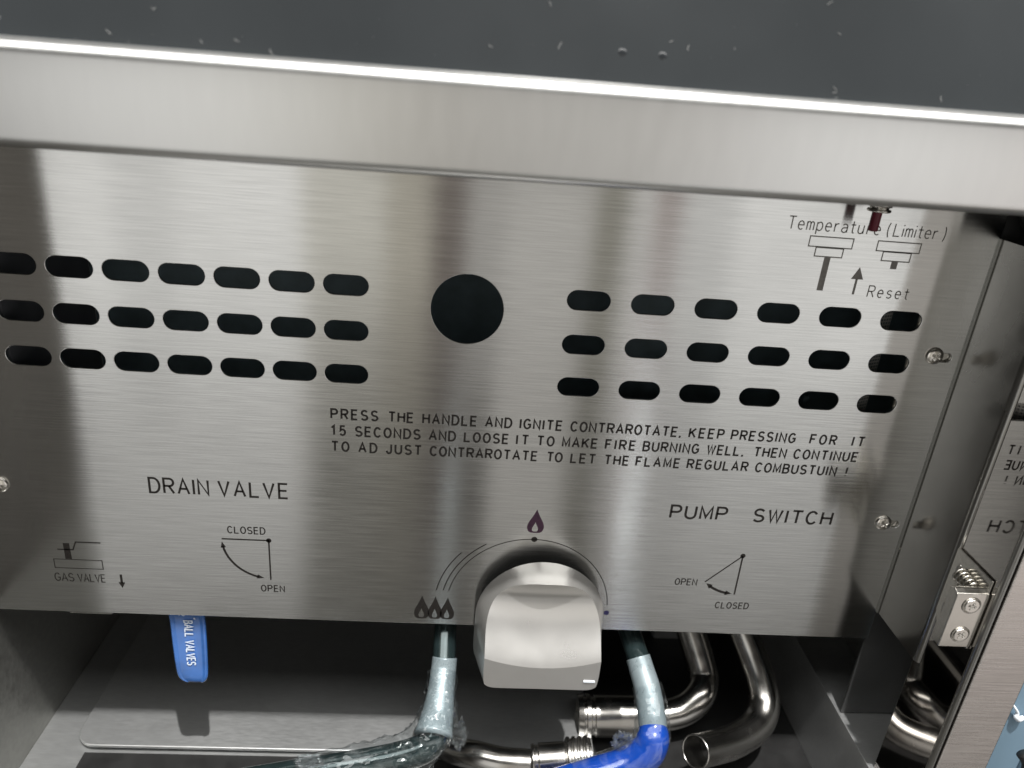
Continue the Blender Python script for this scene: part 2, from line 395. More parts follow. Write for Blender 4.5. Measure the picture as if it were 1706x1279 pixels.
lettering(panel, [('PUMP', 140.0, 177.0), ('SWITCH', 195.8, 248.2)], -142.2, 9.2, 1.6, wf=1.28)
lettering(panel, [('Temperature', 175.4, 228.6), ('(', 232.2, 235.2), ('Limiter', 236.8, 262.4), (')', 264.6, 267.8)], 49.2, 6.9, .72, 'ink_pale')
lettering(panel, [('Reset', 231.2, 255.8)], 13.4, 6.6, .72, 'ink_pale')
lettering(panel, [('GAS', -256.6, -245.0), ('VALVE', -242.2, -225.2)], -210.8, 5.9, .72)
lettering(panel, [('CLOSED', -144.2, -120.9)], -168.4, 4.9, .84)
lettering(panel, [('OPEN', -125.2, -110.3)], -213.3, 4.8, .84)
lettering(panel, [('OPEN', 152.0, 166.9)], -195.2, 4.9, .84)
lettering(panel, [('CLOSED', 183.5, 206.8)], -213.6, 4.9, .84)
# valve and switch diagrams
def diagram(fn, m='ink', name='diagram'):
    bm = bmesh.new(); fn(bm); return obj(name, bm, m, panel)
def d_gas(bm):
    stroke(bm, [(-255.4, -193.8), (-225.4, -193.8), (-225.4, -200.6), (-255.4, -200.6), (-255.4, -193.8)], .6, ink)
    fill(bm, [(-248.0, -181.3), (-244.1, -181.3), (-243.9, -193.4), (-248.0, -193.4)])
    stroke(bm, [(-252.0, -186.2), (-242.3, -186.2), (-240.0, -180.2), (-224.6, -180.2)], .9, ink)
diagram(d_gas)
def d_arrow_down(bm):
    stroke(bm, [(-214.9, -204.2), (-214.9, -211.2)], 1.5, ink); fill(bm, [(-217.1, -210.4), (-212.7, -210.4), (-214.9, -215.0)])
diagram(d_arrow_down, name='arrow')
def swing(bm, cx, cz, r_, a0, a1, t, hl, hw):
    pts = arcp(cx, cz, r_, r_, a0, a1, 20); da = math.degrees(hl / r_) * (1 if a1 > a0 else -1)
    stroke(bm, arcp(cx, cz, r_, r_, a0 + da * .8, a1 - da * .8, 20), t, ink)
    for aa, s in ((a0, 1), (a1, -1)):
        tip = arcp(cx, cz, r_, r_, aa, aa, 1)[0]; b_ = aa + s * da
        fill(bm, [tip, arcp(cx, cz, r_ + hw, r_ + hw, b_, b_, 1)[0], arcp(cx, cz, r_ - hw, r_ - hw, b_, b_, 1)[0]])
def d_drain(bm):
    stroke(bm, [(-148.5, -173.1), (-118.8, -173.1), (-118.8, -204.0)], 1.05, ink); disc(bm, -118.8, -173.1, 1.7)
    swing(bm, -118.8, -173.1, 29.8, 184, 262, 1.5, 4.6, 1.7)
diagram(d_drain)
def d_pump(bm):
    stroke(bm, [(172.4, -192.2), (194.6, -170.0)], .95, ink); stroke(bm, [(194.6, -170.0), (194.9, -201.8)], 1.15, ink); disc(bm, 194.6, -169.8, 1.8)
    swing(bm, 194.6, -169.8, 31.4, 228, 267, 1.9, 4.8, 2.0)
diagram(d_pump)
def d_limit(bm):
    for a, b_, c, d_ in ((189.6, 214.9, 46.0, 40.3), (194.3, 210.4, 39.9, 34.9), (229.3, 254.7, 46.0, 40.4), (233.8, 250.4, 40.1, 35.0)):
        stroke(bm, [(a, c), (b_, c), (b_, d_), (a, d_), (a, c)], .7, ink)
    fill(bm, [(200.4, 34.6), (204.1, 34.6), (204.1, 15.2), (200.4, 15.2)]); fill(bm, [(240.2, 34.7), (244.0, 34.7), (244.0, 30.5), (240.2, 30.5)])
    fill(bm, [(222.6, 30.4), (219.0, 23.2), (226.3, 23.2)]); stroke(bm, [(222.5, 23.4), (222.5, 14.2)], 1.4, ink)
diagram(d_limit, 'ink_pale')
# flame marks and the dial arc round the knob
def flame(bm, cx, cz, w_, h_, hole=True):
    def drop(cx, cz, w_, h_, n=14, lean=0):
        R_ = []
        for k in range(n + 1):
            t = k / n; half = w_ / 2 * math.sin(PI * min(1, t ** .62)) ** .9 if t < 1 else 0
            R_.append((half, cz + h_ * t))
        prf = [(0, 0), (.28, .015), (.42, .07), (.5, .20), (.49, .33), (.42, .46), (.30, .60), (.18, .74), (.08, .88), (0, 1)]
        right = [(cx + a * w_ + lean * b * w_, cz + b * h_) for a, b in prf]; left = [(cx - a * w_ + lean * b * w_, cz + b * h_) for a, b in prf[1:-1]][::-1]
        return right + left
    o = drop(cx, cz, w_, h_)
    i_ = drop(cx - w_ * .02, cz + h_ * .06, w_ * .36, h_ * .40)
    vo = [bm.verts.new(ink(p)) for p in o]; vi = [bm.verts.new(ink(p)) for p in i_]; n = len(vo)
    for k in range(n):
        j = (k + 1) % n; bm.faces.new((vo[k], vo[j], vi[j], vi[k]))
bm = bmesh.new(); flame(bm, 52.6, -158.6, 11.0, 18.0); obj('flame_mark', bm, 'ink_plum', panel)
for fx, fz, fw, fh in ((-18.9, -231.6, 10.2, 19.4), (-9.9, -231.6, 9.4, 19.2), (-1.6, -231.6, 9.6, 18.6)):
    bm = bmesh.new(); flame(bm, fx, fz, fw, fh); obj('flame_mark', bm, 'ink', panel)
DC = (52.7, -218.8)
bm = bmesh.new()
stroke(bm, arcp(*DC, 55.2, 55.2, 4, 168, 48), .62, ink); stroke(bm, arcp(*DC, 58.8, 58.8, 168.5, 122, 20), .75, ink); stroke(bm, arcp(*DC, 63.4, 63.4, 169.5, 138, 16), .75, ink)
disc(bm, 52.7, -163.6, 2.0); obj('dial_arc', bm, 'ink', panel)
bm = bmesh.new(); disc(bm, 108.1, -221.2, 1.9); obj('dial_dot', bm, 'ink_blue', panel)

# screws with a cross recess
def screw_bm(bm, R_=.0049, dome=.0024, fac=(0, -1, 0), org=(0, 0, 0), rot=.35, rec=.0015, flat=False):
    F = Vector(fac).normalized(); U = F.orthogonal().normalized(); V = F.cross(U); O = Vector(org)
    n = 26; seg = 48; rings = []
    for i in range(n + 1):
        rr = i / n; ring = []
        for s in range(seg):
            a = 2 * PI * s / seg; x = rr * math.cos(a); y = rr * math.sin(a)
            h = dome * (math.sqrt(max(0, 1 - (rr * .93) ** 2)) if not flat else min(1, (1 - rr) * 7 + .15))
            xr = x * math.cos(rot) + y * math.sin(rot); yr = -x * math.sin(rot) + y * math.cos(rot)
            if (abs(xr) < .11 and abs(yr) < .52) or (abs(yr) < .11 and abs(xr) < .52): h -= rec * (1 - .55 * rr)
            if i == n: h = 0
            ring.append(bm.verts.new(O + F * h + (U * x + V * y) * R_))
        rings.append(ring)
    for i in range(n):
        for s in range(seg):
            bm.faces.new((rings[i][s], rings[i][(s + 1) % seg], rings[i + 1][(s + 1) % seg], rings[i + 1][s]))
    bmesh.ops.remove_doubles(bm, verts=bm.verts, dist=1e-6); bmesh.ops.recalc_face_normals(bm, faces=bm.faces)
for k, (sx, sz) in enumerate(SCREWS):
    bm = bmesh.new(); screw_bm(bm, R_=.0053, dome=.0028, org=(sx, -.0003, sz), rot=.3 + k); obj('screw', bm, 'screw', panel, smooth=True)

# side flange (right) that the panel is screwed to, with its rolled front edge
FX = .3005
def flange(sgn, x0):
    pts = [(x0, .004), (x0, -.0455)] + [(x0 + sgn * (.0045 - .0045 * math.cos(a)), -.0455 - .0045 * math.sin(a)) for a in [PI * k / 10 for k in range(1, 10)]] + \
          [(x0 + sgn * .0085, -.0455), (x0 + sgn * .0085, -.040), (x0 + sgn * .0015, -.0400), (x0 + sgn * .0015, .004)]
    bm = bmesh.new(); prof(bm, pts, 'z', -.2120, .052); return bm
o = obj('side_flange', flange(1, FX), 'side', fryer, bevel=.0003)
bm = bmesh.new(); box(bm, .2996, .3003, -.0016, .0016, -.212, .052); obj('seam_fold', bm, 'inner', o)
bm = bmesh.new(); lathe(bm, [(.0005, 0), (.0008, .0004), (.0004, .0009), (0, .001)], (.3004, -.001, -.158), (-1, -1, 0), 10); obj('weld_bead', bm, 'bolt', o, smooth=True)
# left side wall panel, seen in the panel's reflection and at the lower left
bm = bmesh.new(); box(bm, -.3045, -.3015, -.0002, .42, -.236, .12); obj('side_wall', bm, 'inner', fryer, bevel=.0004)
bm = bmesh.new(); box(bm, -.3045, -.3015, -.142, -.0006, -.236, .12); obj('side_flange', bm, 'side_darkened', fryer, bevel=.0004)
bm = bmesh.new(); box(bm, -.3045, -.3015, -.142, .42, -.372, -.2364); obj('side_wall', bm, 'inner', fryer, bevel=.0004)

# right door post: polished inner face, rolled rim, brushed front face
post = bpy.data.objects.new('door_post', None); link(post, fryer)
bm = bmesh.new(); box(bm, .3032, .3047, -.0835, -.0435, -.60, .30); obj('polished_face', bm, 'mirror', post)
pts = [(.3034, -.083)] + [(.3060 - .0026 * math.cos(a), -.0838 - .0026 * math.sin(a)) for a in [PI * .5 * k / 8 for k in range(9)]] + [(.3062, -.0838)]
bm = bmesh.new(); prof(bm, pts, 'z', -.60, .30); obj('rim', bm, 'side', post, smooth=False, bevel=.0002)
bm = bmesh.new(); box(bm, .3064, .3080, -.0835, -.080, -.60, .30); obj('gap_shade_strip', bm, 'black', post)  # black strip standing in for the shaded gap beside the rim
bm = bmesh.new(); box(bm, .3012 + .0062, .3400, -.0870, -.0500, -.60, .30); o = obj('front_face', bm, 'front', post, bevel=.0010, seg=3)
add_uv(o.data, lambda c: c.x * 3, lambda c: c.z * 3)

# hinge bracket
hinge = bpy.data.objects.new('hinge_bracket', None); link(hinge, fryer)
def sheet(pts3, thick, nrm):
    bm = bmesh.new(); nv = Vector(nrm).normalized() * thick
    a = [bm.verts.new(Vector(p)) for p in pts3]; b = [bm.verts.new(Vector(p) + nv) for p in pts3]
    bm.faces.new(a); bm.faces.new(b[::-1]); n = len(a)
    for i in range(n): bm.faces.new((a[i], b[i], b[(i + 1) % n], a[(i + 1) % n]))
    bmesh.ops.recalc_face_normals(bm, faces=bm.faces); return bm
sx_ = .3028
bm = sheet([(sx_, -.0455, -.1235), (sx_, -.0805, -.1240), (sx_, -.0805, -.172), (sx_, -.0530, -.178), (sx_, -.0490, -.170), (sx_, -.0455, -.166)], .0012, (-1, 0, 0))
obj('side_leaf', bm, 'bolt', hinge, bevel=.0004)
hx0, hx1, hz0, hz1 = .2832, .3032, -.1700, -.1318
bm = bmesh.new(); prof(bm, [(-.0745, hz0 + .001), (-.0745, hz1), (-.0775, hz1 + .001), (-.0812, hz1 - .0006), (-.0815, hz1 - .003), (-.0815, hz0)], 'x', hx0, hx1 - .0006)
obj('front_leaf', bm, 'bolt', hinge, bevel=.0006, seg=3)
for zz, rt in ((-.1400, .5), (-.1605, .2)):
    bm = bmesh.new(); screw_bm(bm, .0046, .0012, org=(.2936, -.0816, zz), rot=rt, rec=.0011, flat=True); obj('screw', bm, 'screw', hinge, smooth=True)
    bm = bmesh.new(); lathe(bm, [(.0052, 0), (.0054, .0004), (.0049, .0006), (.0047, 0)], (.2936, -.0816, zz), (0, -1, 0), 32); obj('washer', bm, 'bolt', hinge, smooth=True)
bm = bmesh.new()
for k in range(5): lathe(bm, [(.0, 0), (.0048 - .0003 * k, 0), (.0052 - .0003 * k, .0007), (.0048 - .0003 * k, .0014), (.0, .0014)], (.2990 - .0, -.0600 - .0032 * k * .9, -.1345), (0, -1, -.1), 24)
obj('screw_reflection', bm, 'bolt', hinge, smooth=True)  # disc stack modelled in place of the screw heads' reflection
for yy, zz, k in ((-.0545, -.1370, 1.0), (-.0545, -.1640, 1.0)):
    bm = bmesh.new(); tube(bm, [(sx_ - .0010, yy - .0016 * math.cos(2 * PI * q / 12), zz - .0052 * math.sin(2 * PI * q / 12) - .0012 * math.cos(2 * PI * q / 12)) for q in range(13)], .0006, 8, 2, raw=True, cap=False); obj('slot_edge', bm, 'bolt', hinge, smooth=True)
    bm = bmesh.new(); screw_bm(bm, .0040, .0022, fac=(-1, -.2, 0), org=(sx_ - .0012, yy - .006, zz - .004), rot=.3, rec=.0014); obj('screw', bm, 'screw', hinge, smooth=True)

# top rail
pts = [(-.060, .0778), (-.0950, .0754)] + [(-.0955 - .0045 * math.sin(a), .0799 - .0045 * math.cos(a)) for a in [PI / 2 * k / 6 for k in range(7)]] + \
      [(-.1008, .092), (-.1009, .100), (-.1006, .1070)] + [(-.0940 - .0064 * math.cos(a), .1092 + .0065 * math.sin(a)) for a in [PI / 2 * k / 10 for k in range(11)]] + [(-.0915, .1157), (-.0915, .1120), (-.060, .1120)]
bm = bmesh.new(); prof(bm, pts, 'x', -.42, .46)
rail = obj('top_rail', bm, 'rail', fryer, bevel=.0005)
bm = bmesh.new(); box(bm, -.42, .46, -.0620, .004, .104, .108); obj('rail_shelf', bm, 'inner', rail)
# dark sloping top
bm = bmesh.new()
prof(bm, [(-.0935, .1128), (-.0935, .1145), (-.0550, .2300), (-.0520, .2300), (-.0900, .1128)], 'x', -.42, .46)
cover = obj('sloping_cover', bm, 'glass', fryer)
# black block added to stand in for the dark gap under the rail's right end
bm = bmesh.new()
prof(bm, [(.301, .104), (.301, .070), (.306, .060), (.315, .0535), (.330, .049), (.36, .045), (.40, .045), (.40, .104)], 'y', -.055, -.002)
obj('corner_gap_block', bm, 'black', fryer, bevel=.003, seg=3)

LEAN = .0077                                               # the whole top sits very slightly out of level
for o in (rail, cover):
    for v in o.data.vertices: v.co.z += LEAN * v.co.x
# reset button rod and washer under the rail
bm = bmesh.new(); lathe(bm, [(0, 0), (.0024, 0), (.0026, .0004), (.0026, .030), (0, .030)], (.2160, -.0150, .0535), (0, 0, 1), 24)
rb = obj('reset_button', bm, 'red', fryer, smooth=False, bevel=.0003)
bm = bmesh.new(); lathe(bm, [(.0026, .0), (.0058, .0), (.0062, .0007), (.0058, .0014), (.0046, .0016), (.0050, .0024), (.0062, .0028), (.0060, .0060), (.0026, .0060)], (.2166, -.0150, .0640), (0, 0, 1), 32); obj('washer', bm, 'bolt', rb, smooth=True)

# ------------------------------------------------------------------ knob
def knob_mesh():
    bm = bmesh.new()
    cx, cz, R_ = .0612, -.2160, .0375; zb = -.2500; top = cz + R_
    def half(z):
        if z >= cz: return math.sqrt(max(0, R_ ** 2 - (z - cz) ** 2))
        return R_ + .0006 * (cz - z) / .03
    def lip(u): return -.2265 - .0066 * (1 - u * u)
    def depth(z, u):                                         # how far the front stands out at height z
        zl = lip(u)
        if z < zl: return .0415 + .0006 * (zl - z) / .02
        t = (top - z) / (top - zl)                           # 0 at the top rim, 1 at the lip
        a = .0275; b_ = .0415
        s = a + (b_ - a) * t - .0150 * math.sin(PI * min(1, t) ** .80) ** 1.1 * (1 - .12 * u * u)
        return s
    nu, n1, n2 = 40, 56, 10
    rows = []
    for i in range(n1 + n2 + 1):
        row = []
        for j in range(nu + 1):
            u = -1 + 2 * j / nu
            ue = math.sin(u * PI / 2)
            if i <= n1:
                t = i / n1; t = (1 - math.cos(t * PI * .5)) if False else t ** 1.6
                # rows follow the arch: same u keeps the side contour
                z0 = cz + R_ * math.sqrt(max(0, 1 - ue * ue)); x = cx + R_ * ue
                z = z0 + (lip(ue) - z0) * (t if True else 0)
            else:
                s = (i - n1) / n2; z0 = lip(ue); z = z0 + (zb + .0030 * abs(ue) ** 14 - z0) * s; x = cx + R_ * ue * (1 - .030 * s ** 5)
            row.append(bm.verts.new((x, -depth(z, ue), z)))
        rows.append(row)
    for i in range(len(rows) - 1):
        for j in range(nu):
            bm.faces.new((rows[i][j], rows[i][j + 1], rows[i + 1][j + 1], rows[i + 1][j]))
    # outline loop, front to back
    loop = rows[0][:] + [r_[-1] for r_ in rows[1:]] + rows[-1][::-1][1:] + [r_[0] for r_ in rows[1:-1]][::-1]
    prev = loop
    for k in range(1, 9):
        s = k / 8; ring = []
        for v in loop:
            p = v.co; sc_ = 1 + .150 * s
            q = Vector((cx + (p.x - cx) * sc_ - .0008 * s, 0, -.2160 + (p.z + .2160) * (1 + (.155 if p.z > -.2160 else .10) * s) - .0015 * s))
            q.y = p.y + (-.0100 - p.y) * s
            ring.append(bm.verts.new(q))
        n = len(loop)
        for i in range(n): bm.faces.new((prev[i], prev[(i + 1) % n], ring[(i + 1) % n], ring[i]))
        prev = ring
    bm.faces.new(prev)
    bmesh.ops.remove_doubles(bm, verts=bm.verts, dist=2e-5); bmesh.ops.recalc_face_normals(bm, faces=bm.faces)
    return bm
knob = obj('control_knob', knob_mesh(), 'knob', fryer, bevel=.0010, seg=3, angle=28)
bm = bmesh.new(); lathe(bm, [(0, 0), (.0055, 0), (.0055, .0090), (.0395, .0092), (.0395, .0099), (0, .0099)], (.0604, -.0002, -.2190), (0, -1, 0), 40); obj('knob_back', bm, 'dark_grey', knob)
bm = bmesh.new(); box(bm, .0890, .0965, -.0427, -.0415, -.2432, -.2420); obj('pointer_mark', bm, 'white_film', knob, bevel=.0003)

# ------------------------------------------------------------------ cabinet interior
bm = bmesh.new(); box(bm, -.3015, .42, .42, .424, -.372, .12); obj('back_wall', bm, 'inner', fryer)
bm = bmesh.new(); box(bm, .343, .346, -.0435, .42, -.372, .12); obj('side_wall', bm, 'inner', fryer)
bm = bmesh.new(); box(bm, .3015, .343, .0045, .006, -.311, .12); obj('inner_divider', bm, 'dark_grey', fryer)
bm = bmesh.new(); box(bm, -.3015, .120, -.05, .42, -.374, -.370)
floor_pan = obj('floor_pan', bm, 'tray', fryer, bevel=.0006)
bm = bmesh.new(); box(bm, .1204, .2991, -.05, .42, -.384, -.380); obj('opening_shade_plate', bm, 'black', fryer)  # black plate standing in for the dark open floor
bm = bmesh.new(); box(bm, .3000, .3435, -.0480, .20, -.3135, -.3120); o = obj('ledge', bm, 'tray', fryer, bevel=.0006)
bm = bmesh.new(); box(bm, .2992, .3002, -.0480, .42, -.385, -.3115); obj('ledge_face', bm, 'tray', o, bevel=.0003)
bm = bmesh.new(); box(bm, -.3015, .343, .0050, .42, .108, .112); obj('ceiling_sheet', bm, 'dark', fryer)
# burner box inside, seen through the slots
bm = bmesh.new(); box(bm, .105, .155, .070, .104, -.150, .006); obj('burner_box', bm, 'dark_blue', fryer, bevel=.004)
bm = bmesh.new(); box(bm, -.26, .34, .105, .108, -.215, .10); obj('slot_backdrop', bm, 'dark_blue', fryer)  # dark sheets added to keep the slots and round hole dark
bm = bmesh.new(); box(bm, -.262, -.2602, .0036, .1045, -.215, .10); obj('slot_backdrop', bm, 'dark', fryer)
for k, zz in enumerate((-.052, -.059, -.066)):
    bm = bmesh.new(); lathe(bm, [(0, 0), (.0022, 0), (.0026, .002), (.0026, .012), (0, .012)], (.2270, .030, zz), (0, 1, 0), 16); obj('terminal', bm, 'dark_blue', fryer, smooth=True)
# perforated guard behind the last column of slots: sheet with punched holes as one part
bm = bmesh.new()
g0, g1, gz0, gz1, st = .2440, .2595, -.075, .014, .0022
nx, nz = int((g1 - g0) / st), int((gz1 - gz0) / st)
for i in range(nx):
    for j in range(nz):
        x_ = g0 + i * st; z_ = gz0 + j * st; y_ = .008 + .5 * (x_ - g0)
        y2 = y_ + .5 * st; q = st; h = st * .20
        o4 = [bm.verts.new((x_, y_, z_)), bm.verts.new((x_ + q, y2, z_)), bm.verts.new((x_ + q, y2, z_ + q)), bm.verts.new((x_, y_, z_ + q))]
        i4 = [bm.verts.new((x_ + h, y_ + .5 * h, z_ + h)), bm.verts.new((x_ + q - h, y2 - .5 * h, z_ + h)), bm.verts.new((x_ + q - h, y2 - .5 * h, z_ + q - h)), bm.verts.new((x_ + h, y_ + .5 * h, z_ + q - h))]
        for a in range(4): bm.faces.new((o4[a], o4[(a + 1) % 4], i4[(a + 1) % 4], i4[a]))
o = obj('perforated_guard', bm, 'perf', fryer); o.rotation_euler = (0, 0, 0); o['kind'] = 'stuff'

# ------------------------------------------------------------------ pipes (parts of the fryer)
def pipe(name, pts, rad, m, parent=fryer, seg=28, sub=10, cap=True, disp=None):
    bm = bmesh.new(); tube(bm, pts, rad, seg, sub, cap, disp); return obj(name, bm, m, parent, smooth=True)
# left handle tube: upright stainless pipe, frosted sleeve, dark glossy bend towards the viewer's left
def straight_up(p, q, k):                                   # carry the line q -> p on upwards behind the panel
    return p + (p - q) * k
P0 = at(742, 1048, .014); P1 = at(739, 1110, -.006)
pl = pipe('drain_pipe', [straight_up(P0, P1, 4), straight_up(P0, P1, 2), P0, P1, at(735, 1150, -.020)], .0080, 'teal_tube')
pipe('sleeve', [at(741, 1095, -.004), at(739, 1115, -.009), at(735, 1150, -.020), at(729, 1190, -.032), at(722, 1225, -.044)], [.0086, .0088, .0092, .0108, .0130], 'sleeve', pl)
pipe('bend', [at(724, 1205, -.036), at(724, 1228, -.042), at(702, 1249, -.046), at(650, 1264, -.048), at(580, 1276, -.050), at(480, 1292, -.052), at(360, 1312, -.054)], [.0082, .0094, .0098, .0094, .0092, .0092, .0092], 'teal_tube', pl)
# right handle tube with the blue sleeve
Q0 = at(1052, 1062, .014); Q1 = at(1068, 1110, -.006)
pr = pipe('gas_pipe', [straight_up(Q0, Q1, 4), straight_up(Q0, Q1, 2), Q0, Q1, at(1080, 1150, -.020)], .0080, 'teal_tube')
pipe('sleeve', [at(1063, 1095, -.003), at(1069, 1115, -.009), at(1079, 1150, -.020), at(1086, 1195, -.033), at(1089, 1222, -.040)], [.0086, .0088, .0092, .0096, .0098], 'sleeve', pr)
pipe('blue_bend', [at(1087, 1212, -.036), at(1088, 1230, -.044), at(1076, 1254, -.048), at(1040, 1276, -.050), at(980, 1294, -.053), at(900, 1318, -.056)], [.0094, .0110, .0118, .0116, .0112, .0110], 'blue_plastic', pr)
# stainless return pipe behind the blue one, with its union nut
C0 = [at(1150, 1048, .085), at(1163, 1090, .072), at(1172, 1128, .060), at(1166, 1158, .046), at(1135, 1184, .040), at(1085, 1194, .038), at(1030, 1195, .038)]
pc = pipe('return_pipe', [straight_up(C0[0], C0[1], 4), straight_up(C0[0], C0[1], 2)] + C0, .0122, 'pipe')
a = at(1062, 1193, .038); b_ = at(962, 1192, .040); ax = (b_ - a)
bm = bmesh.new(); Lh = ax.length
lathe(bm, [(0, 0), (.0150, 0), (.0162, .0012), (.0162, Lh * .72), (.0150, Lh * .73), (.0150, Lh * .78), (.0170, Lh * .79), (.0172, Lh * .86), (.0150, Lh * .87), (.0150, Lh * .90), (.0168, Lh * .91), (.0160, Lh), (.0110, Lh), (.0110, Lh * .9), (0, Lh * .9)], a, ax, 40)
obj('union_nut', bm, 'pipe', pc, bevel=.0003)
# lower pipe with threaded union, bottom middle
D0 = [at(765, 1252, -.012), at(795, 1258, -.020), at(835, 1268, -.026), at(885, 1272, -.028)]
pd = pipe('lower_pipe', [at(700, 1215, .012), at(735, 1238, .0)] + D0, [.0096] * 6, 'pipe')
a = at(885, 1268, -.028); b_ = at(990, 1262, -.028); ax = b_ - a; Lh = ax.length
rib = [(0, 0), (.0108, 0), (.0114, .001), (.0114, Lh * .05), (.0106, Lh * .06), (.0106, Lh * .11), (.0118, Lh * .12), (.0120, Lh * .52), (.0114, Lh * .54)]
for k in range(4):
    s = Lh * (.56 + .095 * k); rib += [(.0132, s), (.0146, s + Lh * .015), (.0146, s + Lh * .055), (.0132, s + Lh * .07)]
rib += [(.0134, Lh * .95), (.0090, Lh * .96), (0, Lh * .96)]
bm = bmesh.new(); lathe(bm, rib, a, ax, 44); obj('threaded_union', bm, 'pipe', pd, bevel=.0003)
# open-ended outlet pipe at the right
E0 = [at(1238, 1050, .070), at(1255, 1095, .056), at(1269, 1138, .042), at(1273, 1178, .028), at(1258, 1211, .014), at(1222, 1235, -.002), at(1182, 1247, -.016), at(1158, 1252, -.024)]
bm = bmesh.new(); P_, R_ = smooth_path([straight_up(E0[0], E0[1], 4), straight_up(E0[0], E0[1], 2)] + E0, [.0120] * 6 + [.0120, .0119, .0118, .0118], 10)
tube(bm, P_, R_, 32, raw=True, cap=False)
t_ = (P_[-1] - P_[-4]).normalized()
n_out = len(bm.verts); rim = bm.verts[:][-32:] if False else None
pe = obj('outlet_pipe', bm, 'pipe', fryer, smooth=True)
md = pe.modifiers.new('wall', 'SOLIDIFY'); md.thickness = .0011; md.offset = -1
bm = bmesh.new(); c_ = P_[-1] - t_ * .022; lathe(bm, [(0, 0), (.0105, 0), (.0105, .0005), (0, .0005)], c_, t_, 24); obj('bore_shade_disc', bm, 'black', pe)  # black disc standing in for the shade inside the open pipe
# grey bracket behind the pipes
bm = bmesh.new(); p = at(1112, 1050, .16); box(bm, p.x - .014, p.x + .022, .158, .172, p.z - .016, p.z + .10); obj('bracket', bm, 'tray', fryer, bevel=.003)

# ball valve handle, blue, stamped
hd = Vector((.0, 0, 0))
hz = [(-.1810, .0118, -.200), (-.1790, .0118, -.225), (-.1778, .0118, -.240), (-.1774, .0117, -.2450), (-.1764, .0115, -.2550), (-.1752, .0112, -.266), (-.1739, .0105, -.278), (-.1731, .0096, -.2845), (-.1722, .0046, -.2885)]
bm = bmesh.new(); rows = []
for (cx_, hw_, z_) in hz:
    row = []
    for k in range(13):
        u = -1 + k / 6; edge = max(0, abs(u) - .72) / .28
        row.append(bm.verts.new((cx_ + hw_ * u, -.0040 - .0016 * edge ** 2 - max(0, (-.245 - z_)) * .30 + (.0022 if z_ < -.288 else 0), z_)))
    rows.append(row)
for i in range(len(rows) - 1):
    for k in range(12): bm.faces.new((rows[i][k], rows[i][k + 1], rows[i + 1][k + 1], rows[i + 1][k]))
bmesh.ops.recalc_face_normals(bm, faces=bm.faces)
for v in bm.verts: v.co.y += .0095
handle = obj('ball_valve_handle', bm, 'handle', fryer, smooth=True)
md = handle.modifiers.new('thick', 'SOLIDIFY'); md.thickness = .0028; md.offset = 0
md = handle.modifiers.new('round', 'SUBSURF'); md.levels = md.render_levels = 2
def hand3(p): return Vector((-.1818 + p[1] * mm + p[0] * mm * .100, .0030 - max(0, p[0] * mm - .045) * .30, -.200 - p[0] * mm))
def stamp(s, x0, x1, z, h, t):
    word(bm, s, x0, x1, z, h, t, hand3)
bm = bmesh.new(); stamp('1', 37.0, 38.2, 1.8, 3.6, .6); stamp('2', 36.8, 39.2, -4.2, 3.8, .6); stamp('"', 40.4, 41.8, 1.8, 4.2, .5)
stamp('BALL', 43.2, 54.2, -2.0, 5.4, .8); stamp('VALVES', 57.0, 73.5, -2.0, 5.4, .8)
obj('lettering', bm, 'white_ink', handle)

# ------------------------------------------------------------------ loose tray on the cabinet floor
def rrect(x0, x1, y0, y1, r_):
    P = []
    for cx_, cy_, a0 in ((x1 - r_, y0 + r_, -90), (x1 - r_, y1 - r_, 0), (x0 + r_, y1 - r_, 90), (x0 + r_, y0 + r_, 180)):
        P += arcp(cx_, cy_, r_, r_, a0, a0 + 90, 8)
    return P
bm = bmesh.new(); prof(bm, rrect(-.272, .115, .006, .34, .016), 'z', -.3665, -.3640)
tray = obj('drip_tray_cover', bm, 'tray', bevel=.0008, seg=3)
tag(tray, 'flat grey steel tray cover with rounded corner lying on the cabinet floor under the pipes', 'tray cover')
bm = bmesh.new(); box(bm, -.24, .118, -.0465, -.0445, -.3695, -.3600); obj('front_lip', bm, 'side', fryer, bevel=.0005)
bm = bmesh.new(); box(bm, -.262, .118, -.0440, .0040, -.3698, -.3690); obj('recess_shade_plate', bm, 'black', fryer)  # black sheet laid in as the dark gap before the tray

# ------------------------------------------------------------------ clear wrap on the two handle tubes
def wrap(path, rads, amp, label, seed, seg=64, sub=14):
    off = Vector((seed * 3.1, seed * 1.7, 0))
    def disp(q, t, a):
        k = amp * (.25 + .75 * math.sin(PI * min(1, t * 1.05)) ** .6)
        v = noise.noise(q * 95 + off) * .8 + abs(noise.noise(q * 240 + off)) * .75 + noise.noise(q * 520 + off) * .30
        return .0006 + max(0, v * k)
    bm = bmesh.new(); tube(bm, path, rads, seg, sub, False, disp)
    o = obj('plastic_wrap', bm, 'film', smooth=True); tag(o, label, 'plastic film'); return o
wrap([at(737, 1118, -.010), at(733, 1160, -.023), at(728, 1195, -.034), at(712, 1230, -.043), at(680, 1253, -.047), at(600, 1272, -.050), at(500, 1290, -.052)],
     [.0092, .0098, .0118, .0134, .0124, .0108, .0104], .0042, 'crumpled clear plastic film wrapped round the dark teal tube left of the knob', 1)
wrap([at(1077, 1140, -.017), at(1083, 1165, -.024), at(1086, 1195, -.033), at(1086, 1226, -.043), at(1074, 1252, -.048), at(1035, 1277, -.050), at(960, 1300, -.054)],
     [.0098, .0104, .0110, .0120, .0126, .0124, .0120], .0006, 'thin clear plastic film torn open round the blue tube right of the knob', 5)
